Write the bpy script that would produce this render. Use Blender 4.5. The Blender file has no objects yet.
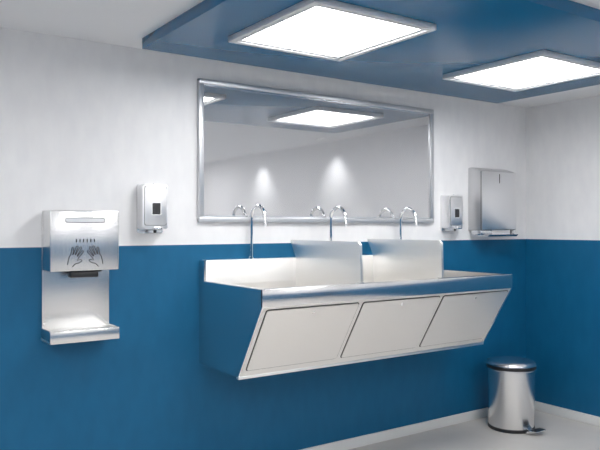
import bpy, bmesh, math
from mathutils import Vector, Matrix
scene = bpy.context.scene
try:
    scene.view_settings.view_transform = 'Standard'
    scene.view_settings.look = 'None'
except Exception as e:
    print(e)

# ---------------------------------------------------------------- materials
def new_mat(name):
    m = bpy.data.materials.new(name); m.use_nodes = True
    nt = m.node_tree
    b = nt.nodes['Principled BSDF']
    return m, nt, b

def srgb(r, g, b):
    def f(c):
        c /= 255.0
        return c/12.92 if c <= .04045 else ((c+.055)/1.055)**2.4
    return (f(r), f(g), f(b), 1)

def plain(name, col, rough=.5, metal=0, emis=None, strength=0, coat=0):
    m, nt, b = new_mat(name)
    b.inputs['Base Color'].default_value = col
    b.inputs['Roughness'].default_value = rough
    b.inputs['Metallic'].default_value = metal
    if coat: b.inputs['Coat Weight'].default_value = coat
    if emis:
        b.inputs['Emission Color'].default_value = emis
        b.inputs['Emission Strength'].default_value = strength
    return m

def steel(name, col=(.78,.78,.78,1), rough=.24, scale=(4, 4, 220), bump=.02, var=.05):
    m, nt, b = new_mat(name)
    tc = nt.nodes.new('ShaderNodeTexCoord')
    mp = nt.nodes.new('ShaderNodeMapping'); mp.inputs['Scale'].default_value = scale
    nz = nt.nodes.new('ShaderNodeTexNoise'); nz.inputs['Scale'].default_value = 1.0
    nz.inputs['Detail'].default_value = 3
    nt.links.new(tc.outputs['Object'], mp.inputs['Vector'])
    nt.links.new(mp.outputs['Vector'], nz.inputs['Vector'])
    mr = nt.nodes.new('ShaderNodeMapRange')
    mr.inputs['To Min'].default_value = rough-var; mr.inputs['To Max'].default_value = rough+var
    nt.links.new(nz.outputs['Fac'], mr.inputs['Value'])
    nt.links.new(mr.outputs['Result'], b.inputs['Roughness'])
    bp = nt.nodes.new('ShaderNodeBump'); bp.inputs['Strength'].default_value = bump
    bp.inputs['Distance'].default_value = .01
    nt.links.new(nz.outputs['Fac'], bp.inputs['Height'])
    nt.links.new(bp.outputs['Normal'], b.inputs['Normal'])
    b.inputs['Base Color'].default_value = col
    b.inputs['Metallic'].default_value = 1
    return m

def wall_mat():
    m, nt, b = new_mat('two_tone_wall_paint')
    g = nt.nodes.new('ShaderNodeNewGeometry')
    sep = nt.nodes.new('ShaderNodeSeparateXYZ')
    nt.links.new(g.outputs['Position'], sep.inputs['Vector'])
    lt = nt.nodes.new('ShaderNodeMath'); lt.operation = 'GREATER_THAN'
    lt.inputs[1].default_value = 1.395
    nt.links.new(sep.outputs['Z'], lt.inputs[0])
    mp = nt.nodes.new('ShaderNodeMapping'); mp.inputs['Scale'].default_value = (9, 9, 4)
    nt.links.new(g.outputs['Position'], mp.inputs['Vector'])
    nz = nt.nodes.new('ShaderNodeTexNoise'); nz.inputs['Scale'].default_value = 1.6
    nz.inputs['Detail'].default_value = 8
    nt.links.new(mp.outputs['Vector'], nz.inputs['Vector'])
    def ramp(c1, c2):
        r = nt.nodes.new('ShaderNodeValToRGB')
        r.color_ramp.elements[0].position = .3; r.color_ramp.elements[1].position = .7
        r.color_ramp.elements[0].color = c1; r.color_ramp.elements[1].color = c2
        nt.links.new(nz.outputs['Fac'], r.inputs['Fac'])
        return r
    rw = ramp(srgb(226, 226, 228), srgb(232, 232, 233))
    rb = ramp(srgb(10, 90, 130), srgb(13, 95, 136))
    mx = nt.nodes.new('ShaderNodeMix'); mx.data_type = 'RGBA'
    nt.links.new(lt.outputs[0], mx.inputs[0])
    nt.links.new(rb.outputs['Color'], mx.inputs[6])
    nt.links.new(rw.outputs['Color'], mx.inputs[7])
    nt.links.new(mx.outputs[2], b.inputs['Base Color'])
    b.inputs['Roughness'].default_value = .45
    b.inputs['Specular IOR Level'].default_value = .35
    return m

def floor_mat():
    m, nt, b = new_mat('vinyl_floor')
    g = nt.nodes.new('ShaderNodeNewGeometry')
    nz = nt.nodes.new('ShaderNodeTexNoise'); nz.inputs['Scale'].default_value = 6; nz.inputs['Detail'].default_value = 6
    nt.links.new(g.outputs['Position'], nz.inputs['Vector'])
    r = nt.nodes.new('ShaderNodeValToRGB')
    r.color_ramp.elements[0].color = srgb(196, 191, 187); r.color_ramp.elements[1].color = srgb(207, 203, 198)
    nt.links.new(nz.outputs['Fac'], r.inputs['Fac'])
    nt.links.new(r.outputs['Color'], b.inputs['Base Color'])
    b.inputs['Roughness'].default_value = .35
    return m

M_wall = wall_mat(); M_floor = floor_mat()
M_ceil = plain('ceiling_white_paint', srgb(228, 229, 231), .6)
M_panel = plain('blue_gloss_panel', srgb(8, 100, 144), .25, 0)
M_base = plain('baseboard_white', srgb(228, 228, 226), .4)
M_steel = steel('brushed_steel')
M_steelv = steel('brushed_steel_vertical', scale=(220, 220, 4))
M_cab = steel('brushed_steel_cabinet', col=(.80, .80, .81, 1), rough=.33, scale=(220, 220, 4))
M_cab_shaded = steel('brushed_steel_cabinet_shaded', col=(.60, .60, .61, 1), rough=.3, scale=(220, 220, 4))  # same cabinet steel, the side's shade put into a darker colour
M_steel_l = steel('satin_steel_light', col=(.92, .905, .88, 1), rough=.38)
M_satin = steel('satin_steel_cover', col=(.84, .84, .85, 1), rough=.36)
M_steel_band = steel('polished_steel_band', rough=.18)
M_chrome = plain('chrome', (.85, .86, .87, 1), .08, 1)
M_frame = plain('aluminium_frame', (.72, .73, .75, 1), .22, 1)
M_mframe = plain('brushed_mirror_frame', (.62, .63, .65, 1), .3, .7)
M_lframe = plain('satin_aluminium_light_frame', (.72, .73, .74, 1), .35, .35)
M_dark = plain('dark_glass', (.03, .03, .033, 1), .2)
M_black = plain('black_plastic', (.012, .012, .013, 1), .35)
M_gap = plain('shadow_gap_rubber', (.05, .05, .05, 1), .7)
M_paper = plain('paper_towel_white', (.85, .85, .85, 1), .9)
M_emit = plain('led_diffuser', (.9, .9, .9, 1), .5, emis=(1, .99, .98, 1), strength=18)
M_emit2 = plain('downlight_diffuser', (.9, .9, .9, 1), .5, emis=(1, .99, .98, 1), strength=1.2)

def mirror_mat():
    m, nt, b = new_mat('mirror_glass')
    b.inputs['Base Color'].default_value = (.70, .705, .715, 1)
    b.inputs['Metallic'].default_value = 1
    b.inputs['Roughness'].default_value = .03
    d = nt.nodes.new('ShaderNodeBsdfDiffuse'); d.inputs['Color'].default_value = (.5, .5, .51, 1)
    mx = nt.nodes.new('ShaderNodeMixShader'); mx.inputs[0].default_value = .28
    nt.links.new(b.outputs[0], mx.inputs[1]); nt.links.new(d.outputs[0], mx.inputs[2])
    nt.links.new(mx.outputs[0], nt.nodes['Material Output'].inputs['Surface'])
    return m
M_mirror = mirror_mat()

# ---------------------------------------------------------------- helpers
def finish(name, bm, mat, parent=None, loc=(0, 0, 0), smooth=35):
    bmesh.ops.recalc_face_normals(bm, faces=bm.faces)
    me = bpy.data.meshes.new(name); bm.to_mesh(me); bm.free()
    ob = bpy.data.objects.new(name, me); scene.collection.objects.link(ob)
    if mat: me.materials.append(mat)
    if smooth:
        for p in me.polygons: p.use_smooth = True
        me.set_sharp_from_angle(angle=math.radians(smooth))
    ob.location = loc
    if parent: ob.parent = parent
    return ob

def empty(name, loc):
    e = bpy.data.objects.new(name, None); scene.collection.objects.link(e)
    e.location = loc; e.empty_display_size = .1
    return e

def box(name, lo, hi, mat, parent=None, bevel=0, seg=2, smooth=35):
    bm = bmesh.new()
    bmesh.ops.create_cube(bm, size=1)
    for v in bm.verts:
        v.co = Vector([(lo[i]+hi[i])/2 + v.co[i]*(hi[i]-lo[i]) for i in range(3)])
    if bevel:
        bmesh.ops.bevel(bm, geom=bm.edges[:], offset=bevel, segments=seg, affect='EDGES', profile=.5)
    return finish(name, bm, mat, parent, smooth=smooth)

def prism_x(name, prof, x0, x1, mat, parent=None, bevel=0, seg=2):
    bm = bmesh.new()
    a = [bm.verts.new((x0, y, z)) for y, z in prof]
    b = [bm.verts.new((x1, y, z)) for y, z in prof]
    bm.faces.new(a); bm.faces.new(b[::-1])
    n = len(prof)
    for i in range(n):
        bm.faces.new((a[i], b[i], b[(i+1) % n], a[(i+1) % n]))
    if bevel:
        bmesh.ops.bevel(bm, geom=bm.edges[:], offset=bevel, segments=seg, affect='EDGES', profile=.5)
    return finish(name, bm, mat, parent)

def prism_y(name, prof, y0, y1, mat, parent=None, bevel=0, seg=2):
    bm = bmesh.new()
    a = [bm.verts.new((x, y0, z)) for x, z in prof]
    b = [bm.verts.new((x, y1, z)) for x, z in prof]
    f = bm.faces.new(a); bm.faces.new(b[::-1])
    n = len(prof)
    for i in range(n):
        bm.faces.new((a[i], b[i], b[(i+1) % n], a[(i+1) % n]))
    if bevel:
        bmesh.ops.bevel(bm, geom=list(f.edges), offset=bevel, segments=seg, affect='EDGES', profile=.5)
    return finish(name, bm, mat, parent)

def rrect(x0, x1, z0, z1, r, n=6):
    pts = []
    for cx, cz, a0 in ((x1-r, z1-r, 0), (x0+r, z1-r, 90), (x0+r, z0+r, 180), (x1-r, z0+r, 270)):
        for i in range(n+1):
            a = math.radians(a0+90*i/n)
            pts.append((cx+r*math.cos(a), cz+r*math.sin(a)))
    return pts

def lathe(name, prof, mat, parent=None, loc=(0, 0, 0), n=64):
    bm = bmesh.new(); rings = []
    for r, z in prof:
        if r < 1e-6: rings.append([bm.verts.new((0, 0, z))])
        else: rings.append([bm.verts.new((r*math.cos(2*math.pi*i/n), r*math.sin(2*math.pi*i/n), z)) for i in range(n)])
    for k in range(len(rings)-1):
        A, B = rings[k], rings[k+1]
        for i in range(n):
            j = (i+1) % n
            if len(A) == 1 and len(B) == 1: continue
            if len(A) == 1: bm.faces.new((A[0], B[i], B[j]))
            elif len(B) == 1: bm.faces.new((A[i], A[j], B[0]))
            else: bm.faces.new((A[i], A[j], B[j], B[i]))
    return finish(name, bm, mat, parent, loc)

def tube(name, pts, r, mat, parent=None, n=16, closed=False):
    bm = bmesh.new(); P = [Vector(p) for p in pts]; rings = []
    N = len(P); up = None
    for k in range(N):
        if closed: t = P[(k+1) % N]-P[k-1]
        else: t = P[min(k+1, N-1)]-P[max(k-1, 0)]
        t.normalize()
        if up is None:
            up = Vector((1, 0, 0)) if abs(t.x) < .9 else Vector((0, 1, 0))
        up = (up - t*up.dot(t)).normalized()
        s = t.cross(up)
        rings.append([bm.verts.new(P[k]+(up*math.cos(2*math.pi*i/n)+s*math.sin(2*math.pi*i/n))*r) for i in range(n)])
    for k in range(N if closed else N-1):
        A, B = rings[k], rings[(k+1) % N]
        for i in range(n):
            j = (i+1) % n; bm.faces.new((A[i], A[j], B[j], B[i]))
    if not closed:
        bm.faces.new(rings[0][::-1]); bm.faces.new(rings[-1])
    return finish(name, bm, mat, parent, smooth=50)

# ---------------------------------------------------------------- room
D = 3.6; XR = 4.741; XL = -1.6; YB = -2.5; H = 2.483
box('wall_back', (XL-.1, D, -.1), (XR+.1, D+.1, H+.1), M_wall, smooth=0)
box('wall_right', (XR, YB-.1, -.1), (XR+.1, D, H+.1), M_wall, smooth=0)
box('wall_left', (XL-.1, YB-.1, -.1), (XL, D, H+.1), M_wall, smooth=0)
box('wall_front', (XL, YB-.1, -.1), (XR, YB, H+.1), M_wall, smooth=0)
box('floor', (XL, YB, -.1), (XR, D, 0), M_floor, smooth=0)
box('ceiling', (XL, YB, H), (XR, D, H+.1), M_ceil, smooth=0)
bh = .07
box('baseboard_back', (XL, D-.014, 0), (XR-.014, D, bh), M_base, bevel=.003)
box('baseboard_right', (XR-.014, YB, 0), (XR, D, bh), M_base, bevel=.003)
box('baseboard_left', (XL, YB+.014, 0), (XL+.014, D-.014, bh), M_base, bevel=.003)
box('baseboard_front', (XL, YB, 0), (XR-.014, YB+.014, bh), M_base, bevel=.003)

# dropped blue ceiling panel
e = empty('dropped_ceiling_panel', (1.323, 1.771, H))
box('board', (0, 0, -.057), (2.797, 1.619, 0), M_panel, e, bevel=.003)

def light_panel(cx, cy, zt, name='ceiling_light_panel', sx=.69, sy=.72):
    e = empty(name, (cx, cy, zt))
    w = .030; hx, hy = sx/2, sy/2
    box('frame_left', (-hx, -hy, -.030), (-hx+w, hy, 0), M_lframe, e, bevel=.004)
    box('frame_right', (hx-w, -hy, -.030), (hx, hy, 0), M_lframe, e, bevel=.004)
    box('frame_near', (-hx+w, -hy, -.030), (hx-w, -hy+w, 0), M_lframe, e, bevel=.004)
    box('frame_far', (-hx+w, hy-w, -.030), (hx-w, hy, 0), M_lframe, e, bevel=.004)
    w2 = w+.022
    for nm, a, b in (('inner_lip_left', (-hx+w, -hy+w, -.022), (-hx+w2, hy-w, -.004)),
                     ('inner_lip_right', (hx-w2, -hy+w, -.022), (hx-w, hy-w, -.004)),
                     ('inner_lip_near', (-hx+w2, -hy+w, -.022), (hx-w2, -hy+w2, -.004)),
                     ('inner_lip_far', (-hx+w2, hy-w2, -.022), (hx-w2, hy-w, -.004))):
        box(nm, a, b, M_lframe, e)
    box('diffuser', (-hx+w2, -hy+w2, -.016), (hx-w2, hy-w2, -.003), M_emit, e, smooth=0)
    return e
light_panel(1.925, 2.57, 2.426)
light_panel(3.40, 2.57, 2.426)
for cx, cy in ((.1, .9), (-.55, 2.2), (1.7, -.3), (2.9, .1), (-.6, -1.2), (1.5, -1.8), (3.7, -1.9)):  # unseen extra fixtures, added as fill light for the room
    light_panel(cx, cy, H)

# recessed wall-wash downlights
for y in (-.62, .99):
    e = empty('recessed_downlight', (4.50, y, H))
    lathe('trim_ring', [(.036, 0), (.036, -.008), (.05, -.008), (.052, -.004), (.052, 0)], M_base, e)
    lathe('lens', [(0, -.003), (.036, -.003), (.036, 0)], M_emit2, e)
    ld = bpy.data.lights.new('lamp', 'SPOT'); ld.energy = 28; ld.spot_size = math.radians(85); ld.spot_blend = 1
    ld.shadow_soft_size = .05
    lo = bpy.data.objects.new('lamp', ld); scene.collection.objects.link(lo); lo.parent = e
    lo.location = (0, 0, -.02); lo.rotation_euler = (0, -math.radians(16), 0)

# ---------------------------------------------------------------- mirror
e = empty('rectangular_mirror', (2.69, D, 1.943))
hw, hh = .95, .417
box('glass', (-hw+.01, -.016, -hh+.01), (hw-.01, 0, hh-.01), M_mirror, e, smooth=0)
fw = .030
box('frame_top', (-hw, -.030, hh-fw), (hw, 0, hh), M_mframe, e, bevel=.003)
box('frame_bottom', (-hw, -.030, -hh), (hw, 0, -hh+fw), M_mframe, e, bevel=.003)
box('frame_left', (-hw, -.030, -hh+fw), (-hw+fw, 0, hh-fw), M_mframe, e, bevel=.003)
box('frame_right', (hw-fw, -.030, -hh+fw), (hw, 0, hh-fw), M_mframe, e, bevel=.003)
box('frame_top_lip', (-hw+fw, -.022, hh-fw-.010), (hw-fw, -.012, hh-fw), M_frame, e)
box('frame_bottom_lip', (-hw+fw, -.022, -hh+fw), (hw-fw, -.012, -hh+fw+.010), M_frame, e)

# ---------------------------------------------------------------- scrub sink
S = empty('surgical_scrub_sink', (1.753, D, 0))
L = 1.914
yF = 2.894-D; yB = 3.137-D; zt = 1.185; zb = 1.096; z0 = .705; yS = -.065; zs = 1.305
prof = [(0, zs), (yS, zs), (yS, zt), (yF, zt), (yF, zb), (yB, z0), (0, z0)]
prism_x('end_panel_left', prof, 0, .012, M_steel_band, S)
prism_x('end_panel_right', prof, L-.012, L, M_steel_band, S)
box('backsplash', (.012, yS, .95), (L-.012, 0, zs), M_steel_l, S, bevel=.003)
box('front_band', (.0, yF-.004, zb), (L, yF+.012, zt+.002), M_steel_band, S, bevel=.003)
box('front_rim', (.012, yF+.012, zt-.01), (L-.012, yF+.05, zt+.001), M_steel_band, S, bevel=.003)
box('side_rim_left', (.012, yF+.05, zt-.01), (.035, yS, zt+.001), M_steel_band, S)
box('side_rim_right', (L-.035, yF+.05, zt-.01), (L-.012, yS, zt+.001), M_steel_band, S)
prism_x('sloped_apron', [(yF+.001, zb), (yF+.015, zb), (yB+.015, z0), (yB, z0)], .012, L-.012, M_steel_l, S)
box('underside', (.012, yB, z0), (L-.012, 0, z0+.012), M_steel_l, S)
prism_x('basin_trough', [(yS, zt-.02), (yS-.004, zt-.02), (yS-.004, .98), (-.2, .86), (-.40, .86), (yF+.055, 1.06),
                         (yF+.05, zt-.01), (yF+.045, zt-.01), (yF+.045, 1.055), (-.405, .85), (-.195, .85), (yS, .97)],
        .012, L-.012, M_steel_l, S)
sl = Vector((0, yB-yF, z0-zb)); slen = sl.length; sl.normalize()
nrm = Vector((0, sl.z, -sl.y))
if nrm.y > 0: nrm = -nrm
def slab(name, x0, x1, s0, s1, o0, o1, mat, r=.012):
    pts = rrect(x0, x1, s0, s1, r)
    bm = bmesh.new()
    base = Vector((0, yF, zb))
    A = [bm.verts.new(base+Vector((x, 0, 0))+sl*s+nrm*o0) for x, s in pts]
    B = [bm.verts.new(base+Vector((x, 0, 0))+sl*s+nrm*o1) for x, s in pts]
    bm.faces.new(A); bm.faces.new(B[::-1]); n = len(pts)
    for i in range(n): bm.faces.new((A[i], B[i], B[(i+1) % n], A[(i+1) % n]))
    return finish(name, bm, mat, S)
for i in range(3):
    x0 = .035+i*(L-.03)/3; x1 = x0+(L-.03)/3-.035
    slab('access_gap_%d' % i, x0-.005, x1+.005, .015, slen-.041, -.001, .0015, M_gap, .015)
    slab('access_panel_%d' % i, x0, x1, .020, slen-.046, 0, .005, M_steel_l)
    cx = (x0+x1)/2
    slab('panel_lock_%d' % i, cx-.007, cx+.007, .045, .059, .004, .007, M_chrome, .0065)
box('bottom_lip', (.0, yB-.006, z0-.012), (L, yB+.02, z0+.004), M_steel_l, S, bevel=.003)
for i, X in enumerate((2.397-1.753, 3.03-1.753)):
    prism_x('divider_%d' % i, [(-.004, 1.416), (yF+.03, 1.416), (yF+.012, 1.40), (yF+.004, zt), (yF+.06, 1.04), (-.40, .88), (-.2, .88), (yS, .98), (yS, zs)],
            X-.008, X+.008, M_steel_l, S)
    box('divider_foot_%d' % i, (X-.014, yF+.004, zt), (X+.014, yF+.04, zt+.006), M_steel_band, S)
for i, X in enumerate((2.074, 2.672, 3.284)):
    x = X-1.753; yr = -.052; R = .078; zc = 1.624-R
    lathe('faucet_collar_%d' % i, [(0, 0), (.017, 0), (.017, .012), (.011, .018), (.011, .03), (0, .03)], M_chrome, S, (x, -.045, zs), 24)
    pts = [(x, yr, zs), (x, yr, zs+.1)]
    for k in range(0, 17):
        a = math.pi*k/16
        pts.append((x, yr-R+R*math.cos(a), zc+R*math.sin(a)))
    pts.append((x, yr-2*R-.003, zc-.03))
    tube('faucet_gooseneck_%d' % i, pts, .0098, M_chrome, S)
    tube('faucet_aerator_%d' % i, [(x, yr-2*R-.003, zc-.028), (x, yr-2*R-.004, zc-.045)], .012, M_chrome, S)
for i in range(3):
    lathe('drain_%d' % i, [(0, .004), (.03, .004), (.035, 0), (0, 0)], M_chrome, S, (.32+i*.637, -.3, .861), 24)

# ---------------------------------------------------------------- hand sanitizer dispenser
E = empty('hand_sanitizer_dispenser', (1.041, D, .922))
w = .1735
box('back_plate', (-w, -.018, .02), (w, 0, .64), M_steelv, E, bevel=.002)
box('housing', (-w, -.172, .356), (w, -.018, .659), M_steelv, E, bevel=.006, seg=3)
box('nozzle_plate', (-.09, -.15, .348), (.09, -.06, .356), M_black, E)
box('nozzle', (-.07, -.165, .322), (.07, -.10, .349), M_black, E, bevel=.006)
box('tray_bottom', (-w, -.172, 0), (w, -.0, .012), M_steel_l, E, bevel=.002)
box('tray_front', (-w, -.178, 0), (w, -.168, .062), M_steel, E, bevel=.003)
box('tray_left', (-w, -.168, .012), (-w+.008, -.018, .062), M_steel, E)
box('tray_right', (w-.008, -.168, .012), (w, -.018, .062), M_steel, E)
box('tray_grid', (-w+.008, -.168, .045), (w-.008, -.018, .05), M_steel_l, E)
def ring_y(name, pts, y, r, mat, par): return tube(name, [(px, y, pz) for px, pz in pts], r, mat, par, n=8, closed=True)
prism_y('level_window', rrect(-.10, .10, .598, .622, .011), -.1735, -.171, M_satin, E)
ring_y('level_window_edge', rrect(-.10, .10, .598, .622, .011), -.1735, .0016, M_gap, E)
def hand(sign, cx, cz):
    loc = [(-.013, -.034), (-.019, -.014), (-.034, -.002), (-.042, .012), (-.040, .018), (-.033, .016), (-.021, .006)]
    fing = [(-.0165, .022, .036, 14), (-.0055, .026, .044, 4), (.0055, .026, .041, -5), (.0165, .021, .031, -16)]
    for fx, bz, fl, ang in fing:
        a = math.radians(ang); d = (-math.sin(a), math.cos(a)); nx = (math.cos(a), math.sin(a))
        h = .0045
        loc.append((fx-nx[0]*h, bz-nx[1]*h))
        for k in range(5):
            b = math.pi-math.pi*k/4
            loc.append((fx+d[0]*fl+nx[0]*h*math.cos(b)+d[0]*h*math.sin(b), bz+d[1]*fl+nx[1]*h*math.cos(b)+d[1]*h*math.sin(b)))
        loc.append((fx+nx[0]*h, bz+nx[1]*h))
    loc += [(.023, .006), (.019, -.014), (.013, -.034)]
    rot = math.radians(26); out = []
    for x, z in loc:
        x = -x
        X = x*math.cos(rot)+z*math.sin(rot); Z = -x*math.sin(rot)+z*math.cos(rot)
        out.append((cx+sign*X, -.1728, cz+Z))
    return out
for s, cx in ((1, -.058), (-1, .058)):
    tube('pictogram_hand_%s' % ('a' if s > 0 else 'b'), hand(s, cx-s*.004, .413), .0018, M_black, E, n=6)
for k in range(6):
    x = -.045+k*.018
    tube('pictogram_drop_%d' % k, [(x, -.1725, .500), (x, -.1725, .516)], .0024, M_black, E, n=6)

# ---------------------------------------------------------------- soap dispensers
def soap(X, Z):
    E = empty('soap_dispenser', (X, D, Z))
    w = .076
    prism_y('back_plate', rrect(-w, w, 0, .27, .014), -.012, 0, M_steelv, E)
    prism_y('body', rrect(-w+.002, w-.002, .022, .27, .016), -.088, -.012, M_satin, E, bevel=.008, seg=4)
    prism_y('cover_seam', rrect(-w+.012, w-.012, .043, .257, .011), -.0888, -.086, M_dark, E)
    prism_y('front_cover', rrect(-w+.014, w-.014, .045, .255, .010), -.093, -.086, M_satin, E, bevel=.003)
    prism_y('sight_glass_seal', rrect(-.024, .030, .10, .17, .006), -.0942, -.092, M_chrome, E)
    prism_y('sight_glass', rrect(-.020, .026, .104, .166, .004), -.0952, -.092, M_dark, E)
    lathe('lock', [(0, .005), (.006, .005), (.007, 0)], M_chrome, E, (0, -.06, .269), 20)
    box('push_lever', (-.022, -.118, .018), (.03, -.086, .036), M_chrome, E, bevel=.006, seg=3)
    tube('spout', [(.004, -.07, .03), (.004, -.07, .002)], .008, M_black, E)
    return E
soap(1.448, 1.463); soap(3.812, 1.463)

# ---------------------------------------------------------------- paper towel dispenser
E = empty('paper_towel_dispenser', (4.238, D, 1.473))
w = .2
prism_x('cabinet', [(0, .478), (-.03, .482), (-.115, .455), (-.128, .44), (-.128, .0), (0, .0)], -w, w, M_cab_shaded, E, bevel=.004)
box('door_edge', (-w-.001, -.131, .0), (w+.001, -.126, .445), M_dark, E)
box('door', (-w, -.141, .002), (w, -.130, .447), M_cab, E, bevel=.003)
box('level_slot', (-.008, -.1420, .36), (.0, -.140, .43), M_gap, E)
lathe('lock', [(0, .004), (.008, .004), (.009, 0)], M_chrome, E, (0, -.06, .468), 20)
box('outlet_tray_left', (-.19, -.12, -.04), (-.06, -.02, 0), M_frame, E, bevel=.006)
prism_x('outlet_lip', [(-.02, -.05), (-.15, -.05), (-.165, -.035), (-.15, -.04), (-.02, -.04)], -.15, .19, M_frame, E)
box('paper_sheet', (-.10, -.11, -.038), (.16, -.10, 0), M_paper, E)
box('outlet_side_right', (.17, -.13, -.045), (.19, -.02, 0), M_frame, E, bevel=.003)

# ---------------------------------------------------------------- pedal bin
E = empty('pedal_bin', (4.171, 3.30, 0))
lathe('base_ring', [(0, 0), (.165, 0), (.168, .004), (.168, .022), (.160, .026), (0, .026)], M_black, E)
lathe('body', [(.163, .022), (.166, .03), (.172, .44), (.176, .445), (.176, .452), (.16, .452)], M_steelv, E)
lathe('rim', [(.150, .448), (.178, .450), (.178, .474), (.150, .476)], M_black, E)
lathe('lid', [(.15, .470), (.178, .472), (.178, .484), (.172, .494), (.150, .504), (.10, .515), (.05, .520), (0, .521)], M_steel, E)
box('hinge', (-.04, .165, .43), (.04, .192, .49), M_black, E, bevel=.005)
box('pedal_arm', (-.02, -.20, .014), (.02, -.15, .024), M_chrome, E, bevel=.003)
prism_x('pedal_plate', [(-.17, .020), (-.20, .022), (-.262, .040), (-.264, .032), (-.205, .010), (-.17, .008)], -.055, .055, M_frame, E, bevel=.002)
box('pedal_grip', (-.046, -.258, .034), (.046, -.212, .043), M_black, E, bevel=.003)

# ---------------------------------------------------------------- camera / world
cam = bpy.data.cameras.new('camera'); co = bpy.data.objects.new('camera', cam)
scene.collection.objects.link(co); scene.camera = co
co.location = (0, 0, 1.503)
co.rotation_euler = (math.radians(90), 0, -math.radians(34.4))
cam.sensor_width = 36; cam.lens = 40.8; cam.shift_y = .0017; cam.clip_start = .05
wd = bpy.data.worlds.new('world'); scene.world = wd; wd.use_nodes = True
wd.node_tree.nodes['Background'].inputs[0].default_value = (.8, .85, .9, 1)
wd.node_tree.nodes['Background'].inputs[1].default_value = .3
